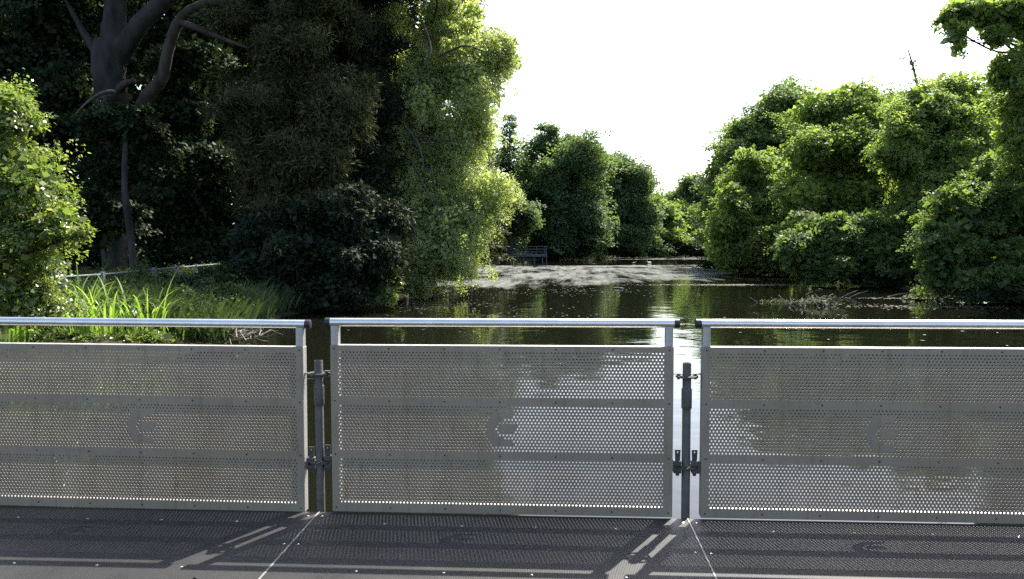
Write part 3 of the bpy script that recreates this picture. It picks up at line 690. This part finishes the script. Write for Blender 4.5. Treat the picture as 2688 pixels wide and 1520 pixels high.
def old_limbs(part):
    g = M['bark_grey']
    part('limb', px_tube([(288, 150, 26, 70), (300, 60, 26, 58), (302, -40, 26, 50), (296, -160, 26, 40)], g))
    part('limb', px_tube([(305, 150, 26, 60), (345, 95, 25.8, 52), (390, 40, 25.6, 46), (470, -30, 25.4, 38)], g))
    part('limb', px_tube([(265, 150, 26, 34), (235, 110, 25.8, 22), (205, 60, 25.7, 14), (170, -5, 25.6, 8)], g, 8))
    part('limb', px_tube([(355, 320, 25, 38), (385, 255, 24.7, 36), (425, 205, 24.5, 32), (442, 130, 24.4, 29), (470, 55, 24.3, 27), (520, 15, 24.2, 22), (600, 2, 24.1, 17), (690, -10, 24, 16)], M['bark_red']))
    part('limb', px_tube([(465, 55, 24.3, 20), (520, 75, 24, 17), (580, 100, 23.8, 13), (650, 125, 23.5, 8)], M['bark_red'], 8))
    part('limb', px_tube([(335, 262, 25, 30), (314, 236, 24.6, 22), (330, 220, 24.3, 20), (354, 211, 24.2, 13)], M['bark_red'], 10, .12))
    part('limb', px_tube([(312, 240, 24.6, 11), (270, 243, 24.3, 9), (230, 268, 24.1, 7), (196, 303, 24, 4)], M['deadlimb'], 7))
    part('limb', px_tube([(300, 246, 24.6, 9), (262, 258, 24.3, 7), (240, 285, 24.1, 5), (222, 305, 24, 3)], M['deadlimb'], 7))
tree('old_tree', 'huge old grey tree with a forked trunk and a broken limb in the dark wood', 'tree',
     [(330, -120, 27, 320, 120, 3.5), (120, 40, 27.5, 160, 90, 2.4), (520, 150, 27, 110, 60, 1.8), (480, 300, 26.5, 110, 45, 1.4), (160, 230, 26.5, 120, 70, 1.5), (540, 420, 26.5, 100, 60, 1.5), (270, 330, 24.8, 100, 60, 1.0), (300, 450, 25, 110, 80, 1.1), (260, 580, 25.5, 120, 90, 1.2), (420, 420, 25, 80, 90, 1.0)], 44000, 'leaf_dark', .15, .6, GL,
     trunk=[(300, 745, 29, 66), (300, 600, 29, 60), (298, 420, 28, 66), (292, 260, 26.5, 80), (284, 170, 26, 84), (288, 110, 26, 76)], bark='bark_grey', extra=old_limbs, limbs=False)
tree('young_tree', 'slender pale-barked young tree in the shade above the fence', 'tree',
     [(360, 330, 24, 90, 60, 1.0), (300, 300, 24, 80, 40, .9)], 5000, 'leaf_dark', .12, .45, None,
     trunk=[(352, 730, 23.5, 20), (343, 620, 23.5, 18), (328, 500, 23.5, 17), (330, 380, 23.7, 13), (345, 320, 24, 8)], bark='bark_grey', limbs=False)
# the wood behind
wood = [(-60, 330, 36, 'dark broadleaf tree behind the leafy bush at the left edge'), (130, 420, 38, 'dark tree of the wood left of the forked grey trunk'), (260, 500, 41, 'dark tree of the wood straight behind the forked grey trunk'),
        (430, 400, 39, 'dark tree of the wood just right of the curved limb'), (560, 480, 36, 'dark tree of the wood left of the reddish pine trunk'), (700, 380, 42, 'dark tree of the wood behind the brownish pine'), (880, 420, 40, 'dark tree of the wood behind the dark pine'), (1020, 500, 44, 'dark tree of the wood behind the pale sunlit tree')]
for px, py, Y, lab in wood:
    tree('wood_tree', lab, 'tree', [(px, py-330, Y, 180, 190, 3.2), (px+50, py-120, Y-1, 150, 130, 2.6), (px-40, py+60, Y, 150, 130, 2.6), (px+20, py+210, Y-1, 140, 120, 2.4), (px, py-560, Y+1, 190, 180, 3.2)],
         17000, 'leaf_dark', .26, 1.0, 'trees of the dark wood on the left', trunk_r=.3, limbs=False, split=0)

# ---- unbroken woodland farther back (one mass)
def wood_mass(name, label, path, width, height, n, size):
    path = np.array(path, float); seg = np.linalg.norm(np.diff(path, axis=0), axis=1); cum = np.r_[0, np.cumsum(seg)]
    t = rng.random(n)*cum[-1]; x = np.interp(t, cum, path[:, 0]); y = np.interp(t, cum, path[:, 1])
    top = height*(.78 + .13*np.sin(t*.55) + .09*np.sin(t*1.7+1))
    z = WATER + .3 + top*rng.random(n)**.8; p = np.stack([x+rng.normal(size=n)*width, y+rng.normal(size=n)*width, z], -1)
    k = pond_sd(p[:, 0], p[:, 1]) > 1.5; p = p[k]
    o = rand_dirs(len(p)); o[:, 1] -= .4
    tag(obj(name, crown_mesh(name, [leaves(p, unit(o), 26, size, size*2.6)], M['leaf_far'])), label, 'wood', kind='stuff')
wood_mass('wood_mass', 'deep shaded woodland behind the trees of the left bank', [(-42, 26), (-30, 44), (-20, 54), (-16, 70), (-17, 95), (-10, 112)], 1.8, 21, 4200, .55)
wood_mass('wood_mass', 'deep shaded woodland behind the trees of the right bank and far end', [(30, 8), (27, 30), (26, 50), (29, 80), (32, 120), (34, 160), (20, 168), (6, 146), (-6, 128)], 1.6, 9.5, 2400, .6)

wood_mass('wood_mass', 'dense far woodland closing the end of the pond behind the separate crowns', [(-14, 104), (-6, 116), (2, 130), (12, 148), (24, 168), (40, 172)], 1.6, 15.5, 2600, .6)

# ---- sunlit bush at the left edge
tree('leafy_bush', 'sunlit leafy bush with small glossy leaves at the left edge', 'bush',
     [(20, 640, 7.2, 175, 140, .95), (-30, 440, 7.4, 175, 170, .95), (70, 480, 7.1, 110, 110, .7), (-60, 280, 7.5, 150, 130, .8), (30, 300, 7.3, 80, 90, .5), (150, 590, 7.0, 85, 75, .45), (40, 790, 7.1, 150, 90, .8), (-120, 600, 7.6, 150, 250, 1.0), (215, 612, 6.9, 35, 22, .2)],
     46000, 'leaf_bush', .045, .16, None, base=(-11.6, 9.6), trunk_r=.06, core=.6, n_per=24, flat=.35, droop=.3, cmax=.12)

# ------------------------------------------------------------------ reeds, weeds, fence on the left bank
def blade_mesh(L, w, lean, curl):
    V = []; n = 9
    for i in range(n):
        t = i/(n-1); a = lean + curl*t*t; 
        if i == 0: x, z = 0, 0
        else: x += math.sin(a)*L/(n-1); z += math.cos(a)*L/(n-1)
        ww = w*(1-t**2.2)*.5*(.6+.4*min(1, t*5)) + .0008
        V += [(x, -ww, z), (x, 0, z-.12*ww), (x, ww, z)]
    Fc = []
    for i in range(n-1):
        for s in (0, 1): Fc.append([3*i+s, 3*i+s+1, 3*i+s+4, 3*i+s+3])
    me = mesh_py('blade', V, Fc, M['reed'], True)
    a = me.attributes.new('tint', 'FLOAT', 'POINT'); a.data.foreach_set('value', np.full(len(V), rng.uniform(.1, 1), np.float32)); return me
BLADES = [blade_mesh(rng.uniform(.8, 1.35), rng.uniform(.026, .042), rng.uniform(.02, .35), rng.uniform(.5, 2.3)) for _ in range(16)]
def reed_clump(px, py, Y, n, spread, label, sc=1.0):
    c = at(px, py, Y); z = max(gz(c.x, c.y), WATER-.03)
    root = empty('reed_clump', (c.x, c.y, z)); tag(root, label, 'reeds', 'reed clumps on the left bank')
    for k in range(n):
        a = rng.uniform(0, 2*math.pi); r = spread*math.sqrt(rng.random())
        o = obj('blade', BLADES[rng.integers(0, 16)], root, (r*math.cos(a), r*math.sin(a), 0), (0, 0, a+rng.normal()*.7)); s = sc*rng.uniform(.65, 1.15); o.scale = (s, s, s)
for px, Y, n, lab in [(90, 9.6, 34, 'tall bright reed clump right below the leafy bush'), (190, 10.0, 42, 'densest bright reed clump, tall blades arching over above the rail'), (285, 10.4, 40, 'bright reed clump with the tallest upright blades'),
                      (375, 11.0, 30, 'bright reed clump at the right end of the tall reeds'), (455, 11.2, 20, 'dark fan-shaped sedge clump right of the yellow-green ground plants'), (20, 9.0, 22, 'half-shaded reed clump at the left edge of the picture')]:
    reed_clump(px, 880, Y, int(n*1.5), .38, lab, .7 if px > 440 else 1.12)
tree('low_plant', 'low yellow-green leafy plants at the pond edge right of the reeds', 'plant',
     [(395, 890, 10.6, 55, 28, .35), (330, 895, 10.3, 50, 25, .3), (440, 905, 10.8, 30, 18, .25)], 4200, 'leaf_bush', .05, .14, None, trunk_r=.015, limbs=False, n_per=16)
tree('low_plant', 'low leafy plants at the pond edge among the bright reeds', 'plant',
     [(110, 885, 9.6, 60, 30, .3), (200, 895, 9.8, 60, 25, .3)], 3000, 'leaf_bush', .05, .14, None, trunk_r=.015, limbs=False, n_per=16)
# rank grass and weeds in the shade (nobody could count them)
n = 5200
wx = rng.uniform(-15, -6.8, n); wy = rng.uniform(11.2, 27, n); sd = pond_sd(wx, wy); k = sd > .15; wx, wy = wx[k], wy[k]; wz = ground_z(wx, wy)
pos = np.stack([wx, wy, wz], -1); hgt = rng.uniform(.3, .8, len(pos)); P = []; T = []
for j in range(7):
    a = rng.uniform(0, 2*np.pi, len(pos)); d = np.stack([np.cos(a), np.sin(a), np.zeros_like(a)], -1); s = np.stack([-np.sin(a), np.cos(a), np.zeros_like(a)], -1)
    h = (hgt*rng.uniform(.5, 1.1, len(pos)))[:, None]; b = pos + rng.normal(size=pos.shape)*np.array([.12, .12, 0]); wv = .011
    P.append(np.stack([b - s*wv, b + s*wv, b + d*h*.18 + s*wv*.6 + np.array([0, 0, 1])*h*.65, b + d*h*.5 + np.array([0, 0, 1])*h], 1)); T.append(rng.uniform(.1, .9, len(pos)))
kk = rng.random(len(pos)) < .55; lp = pos[kk] + np.array([0, 0, 1])*(rng.uniform(.15, .75, kk.sum())*hgt[kk]/.6)[:, None]
tag(obj('grass', crown_mesh('grass', [(np.concatenate(P), np.concatenate(T)), leaves(lp, rand_dirs(len(lp)), 9, .085, .16)], M['weed'])), 'rank shaded grass covering the left bank', 'grass', kind='stuff')
weeds = [(252, 690, 17, 'tall seeding weed just left of the fence post nearest the bush'), (370, 690, 18, 'tallest leafy weed standing before the fence rail'), (585, 690, 20, 'tall weed at the right end of the bank fence'), (330, 715, 17, 'leafy weed below the fence rail left of the tallest weed'), (440, 725, 17, 'leafy weed in front of the right-hand fence posts'), (540, 730, 18, 'dense leafy weeds at the foot of the dark evergreen'), (620, 800, 15.5, 'straggling weed leaning over the water at the bank end')]
for px, py, Y, lab in weeds:
    c = at(px, py, Y); z = gz(c.x, c.y); root = empty('tall_weed', (c.x, c.y, z)); tag(root, lab, 'weed', 'weeds along the bank fence')
    H = max(.9, c.z - z); mb = MB(); st = []
    for _ in range(9):
        tip = Vector((rng.normal()*.16, rng.normal()*.16, H*rng.uniform(.75, 1.05))); pts = spline([(0, 0, -.05), tip*.5+Vector((rng.normal()*.04, 0, 0)), tip], 4); st.append(pts)
        m1 = MB(); m1.tube(pts, list(np.linspace(.008, .003, len(pts))), 5); obj('stem', auto_smooth(m1.mesh('stem', M['weed'])), root)
    p = np.array([np.array(s[rng.integers(2, len(s))]) for s in st for _ in range(16)]) + rng.normal(size=(144, 3))*.045
    obj('foliage', crown_mesh('foliage', [leaves(p, rand_dirs(144), 9, .09, .10, aspect=.3, floor=-9)], M['weed']), root)
for px, py, Y, rx, ry, lab in [(500, 775, 17, 60, 55, 'dark leafy bush on the bank right of the tall reeds'), (585, 800, 15.6, 60, 55, 'dark leafy bush leaning to the water at the bank end above the rail'), (560, 735, 19, 60, 45, 'dark bush under the right end of the bank fence'), (450, 745, 18, 45, 35, 'dark bush before the fence posts behind the reeds')]:
    tree('bank_bush', lab, 'bush', [(px, py, Y, rx, ry, rx*mpp(Y)), (px+rx*.5, py+ry*.4, Y-.3, rx*.6, ry*.7, rx*mpp(Y)*.7)], 6000, 'leaf_dark', .06, .2, 'dark bushes on the left bank', trunk_r=.03, limbs=False, n_per=24)
# fence
fpx = [(60, 729), (165, 722), (268, 716), (405, 704), (462, 699), (514, 695), (575, 690)]
fp = [at_z(x, y, .80) for x, y in fpx]
fence = empty('bank_fence', (fp[0].x, fp[0].y, gz(fp[0].x, fp[0].y))); tag(fence, 'pale post and rail fence on the shaded left bank', 'fence')
foff = -fence.location
for p in fp[:-1]:
    g = gz(p.x, p.y); m1 = MB(); m1.box(p.x-.055, p.x+.055, p.y-.055, p.y+.055, g-.2, p.z+.02, .008); obj('post', m1.mesh('post', M['fence']), fence).location = foff
for dz, nm in ((0, 'rail'), (-.42, 'rail')):
    for a, b in zip(fp[:-1], fp[1:]):
        m1 = MB(); up = Vector((0, 0, dz - .045)); m1.tube([a+up, b+up], .026, 8); o = obj(nm, auto_smooth(m1.mesh('rail', M['fence'])), fence); o.location = foff

# roots and sticks at the end of the left bank
def stick_pile(name, label, cat, centre, n, sx, sy, sz, rmin, rmax, mat, weed=None, Lr=(.3, .9)):
    root = empty(name, centre); tag(root, label, cat)
    for _ in range(n):
        a = rng.uniform(0, math.pi); L = rng.uniform(*Lr); u = rng.normal()*.5
        c = np.array([np.clip(u, -1, 1)*sx, rng.uniform(-1, 1)*sy, 0]); c[2] = abs(rng.normal())*.5*sz*(1-abs(np.clip(u, -1, 1))*.7)
        d = np.array([math.cos(a), math.sin(a), rng.normal()*.3]); bend = rng.normal(size=3)*.16*L
        pts = spline([c-d*L/2, c+bend, c+bend*.6+d*L*.3, c+d*L/2+rng.normal(size=3)*.08*L], 5); r = rng.uniform(rmin, rmax)
        mb = MB(); mb.tube(pts, list(np.linspace(r, r*.4, len(pts))), 6, True, .1); obj('branch', auto_smooth(mb.mesh('branch', mat), 60), root)
    if weed:
        p = np.stack([rng.normal(size=weed)*.45*sx, rng.normal(size=weed)*.45*sy, np.abs(rng.normal(size=weed))*.22*sz], -1)
        obj('weed', crown_mesh('weed', [leaves(p, rand_dirs(weed), 14, .075, .11, floor=-.02)], M['weed']), root)['kind'] = 'stuff'
    return root
stick_pile('root_tangle', 'tangle of pale roots and twigs at the water edge of the left bank', 'roots', at_z(645, 885, WATER+.12), 26, .45, .4, .35, .008, .02, M['twig'])
pile = at_z(2150, 802, WATER)
stick_pile('branch_heap', 'heap of dead branches and weed breaking the water surface on the right', 'branches', (pile.x, pile.y, WATER+.02), 60, .62, .5, .5, .009, .02, M['twig'], 130, (.2, .55))
q = at_z(2040, 793, WATER)
stick_pile('branch_heap', 'low trail of twigs and weed running left from the heap of branches', 'branches', (q.x, q.y, WATER+.01), 16, .8, .18, .08, .006, .014, M['twig'], 30, (.2, .5))
for k, (x0, y0, x1, y1, Y, lab) in enumerate([(2210, 757, 2252, 738, 27, 'thin dead stick slanting out of the water, left one of the crossed sticks'), (2225, 762, 2278, 742, 26.5, 'thin dead stick slanting out of the water, right one of the crossed sticks'), (2330, 757, 2400, 745, 27.5, 'long faint stick lying on the water near the right bank bushes'), (2455, 752, 2480, 738, 26, 'short thick pale broken branch stub under the right bank boughs')]):
    a = at(x0, y0, Y); b = at(x1, y1, Y); sh = WATER - .02 - a.z; a.z += sh; b.z += sh
    mb = MB(); mb.tube(spline([a, a.lerp(b, .5)+Vector((0, 0, .03)), b], 4), list(np.linspace(.025 if k < 3 else .05, .01 if k < 3 else .04, 9)), 7, True, .1)
    root = obj('dead_stick', auto_smooth(mb.mesh('dead_stick', M['twig']))); tag(root, lab, 'stick', 'dead sticks in the water')
a = at_z(1608, 757, WATER+.01); b = at_z(1638, 758, WATER+.02)
mb = MB(); mb.tube(spline([a, a.lerp(b, .4)+Vector((0, 0, .02)), b], 4), [.03, .045, .05, .05, .05, .048, .045, .04, .025], 8, True, .08)
tag(obj('floating_log', auto_smooth(mb.mesh('floating_log', M['twig']))), 'short pale log floating at the near rim of the grey film', 'log')
# floating bits near the right bank (uncountable)
fl = []
for (px, py, sx, sy, n) in [(2440, 805, 3.2, 1.0, 420), (2380, 783, 2.5, .5, 160), (1150, 800, 1.6, 2.2, 420), (1450, 765, 5, 4, 260), (1960, 748, 5, .8, 1300), (1300, 830, 4, 4, 110), (2300, 850, 4, 3, 90)]:
    c = at_z(px, py, WATER); p = np.stack([c.x+rng.normal(size=n)*sx*.5, c.y+rng.normal(size=n)*sy*.5, np.full(n, WATER+.004)], -1)
    s = rng.uniform(.015, .05, n)*(1+c.y/60); a = rng.uniform(0, 2*np.pi, n); d = np.stack([np.cos(a), np.sin(a), np.zeros(n)], -1); e = np.stack([-np.sin(a), np.cos(a), np.zeros(n)], -1)
    fl.append((np.stack([p-d*s[:, None], p-e*s[:, None]*.6+[0, 0, .002], p+d*s[:, None], p+e*s[:, None]*.6+[0, 0, .003]], 1), rng.uniform(0, 1, n)))
M['fleck'] = leaf_mat('floating_fleck', (.05, .048, .034), (.20, .185, .145), .1, .6, .3, 1)
tag(obj('floating_flecks', crown_mesh('floating_flecks', fl, M['fleck'])), 'scattered dead leaves and seeds floating on the dark water', 'debris', kind='stuff')

# ------------------------------------------------------------------ jetty and birds at the far shore
jr = at_z(1435, 686, WATER); jl = at_z(1300, 687, WATER); jy = jr.y
jet = empty('wooden_jetty', (jl.x, jy, WATER)); tag(jet, 'grey wooden jetty on legs with a railing at the far shore', 'jetty')
Lj = jr.x - jl.x
for i in range(12):
    x0 = Lj*i/12; obj('plank', MB().box(x0+.01, x0+Lj/12-.01, -.1, 2.6, .86, .92).mesh('plank', M['oldwood']), jet)
obj('beam', MB().box(0, Lj, -.14, -.02, .60, .855).mesh('beam', M['oldwood']), jet)
for f in (.30, .55, .76, .92, 1.0):
    obj('leg', MB().box(f*Lj-.09, f*Lj+.05, 0, .14, -1.2, .86).mesh('leg', M['oldwood']), jet)
for f in (0, .2, .4, .6, .8, .96, 1.0):
    obj('rail_post', MB().box(f*Lj-.05, f*Lj+.03, -.1, -.02, .925, 2.0).mesh('rail_post', M['oldwood']), jet)
for z in (1.22, 1.58, 1.94):
    obj('rail', MB().box(0, Lj+.04, -.15, -.105, z-.045, z+.045).mesh('rail', M['oldwood']), jet)
def duck(px, py, dark, rz, label):
    c = at_z(px, py, WATER); root = empty('duck', (c.x, c.y, WATER), rz); tag(root, label, 'duck', 'ducks on the pond')
    prof = [(-.27, .10, .012), (-.22, .085, .045), (-.12, .06, .095), (.0, .05, .115), (.10, .06, .10), (.17, .10, .062), (.20, .16, .042), (.215, .205, .046), (.235, .225, .05), (.265, .22, .036), (.28, .212, .016)]
    mb = MB(); mb.tube([(x, 0, z) for x, z, r in prof], [r for _, _, r in prof], 12); obj('body', auto_smooth(mb.mesh('body', M['duck_dark' if dark else 'duck']), 80), root)
    m2 = MB(); m2.tube([(.272, 0, .212), (.31, 0, .205), (.335, 0, .200)], [.018, .014, .008], 8); obj('bill', auto_smooth(m2.mesh('bill', M['bill'])), root)
duck(1704, 691, False, R(200), 'white duck floating on the far water'); duck(1664, 692, True, R(20), 'brown duck floating left of the white duck')
# a few things lying on the deck
for px, py, lab in [(440, 1414, 'small pale leaf fallen on the deck in front of the reeds panel'), (516, 1518, 'small orange leaf at the bottom edge of the deck')]:
    c = at_z(px, py, .006); P_ = leaves(np.array([[0, 0, 0.0]]), np.array([[0, 0, 1.0]]), 1, .03, .001, floor=-1)
    V = P_[0]; V[..., 2] -= V[..., 2].min(); o = obj('fallen_leaf', crown_mesh('fallen_leaf', [(V, P_[1])], M['fleck'])); o.location = (c.x, c.y, .002); tag(o, lab, 'leaf', 'fallen leaves on the deck')
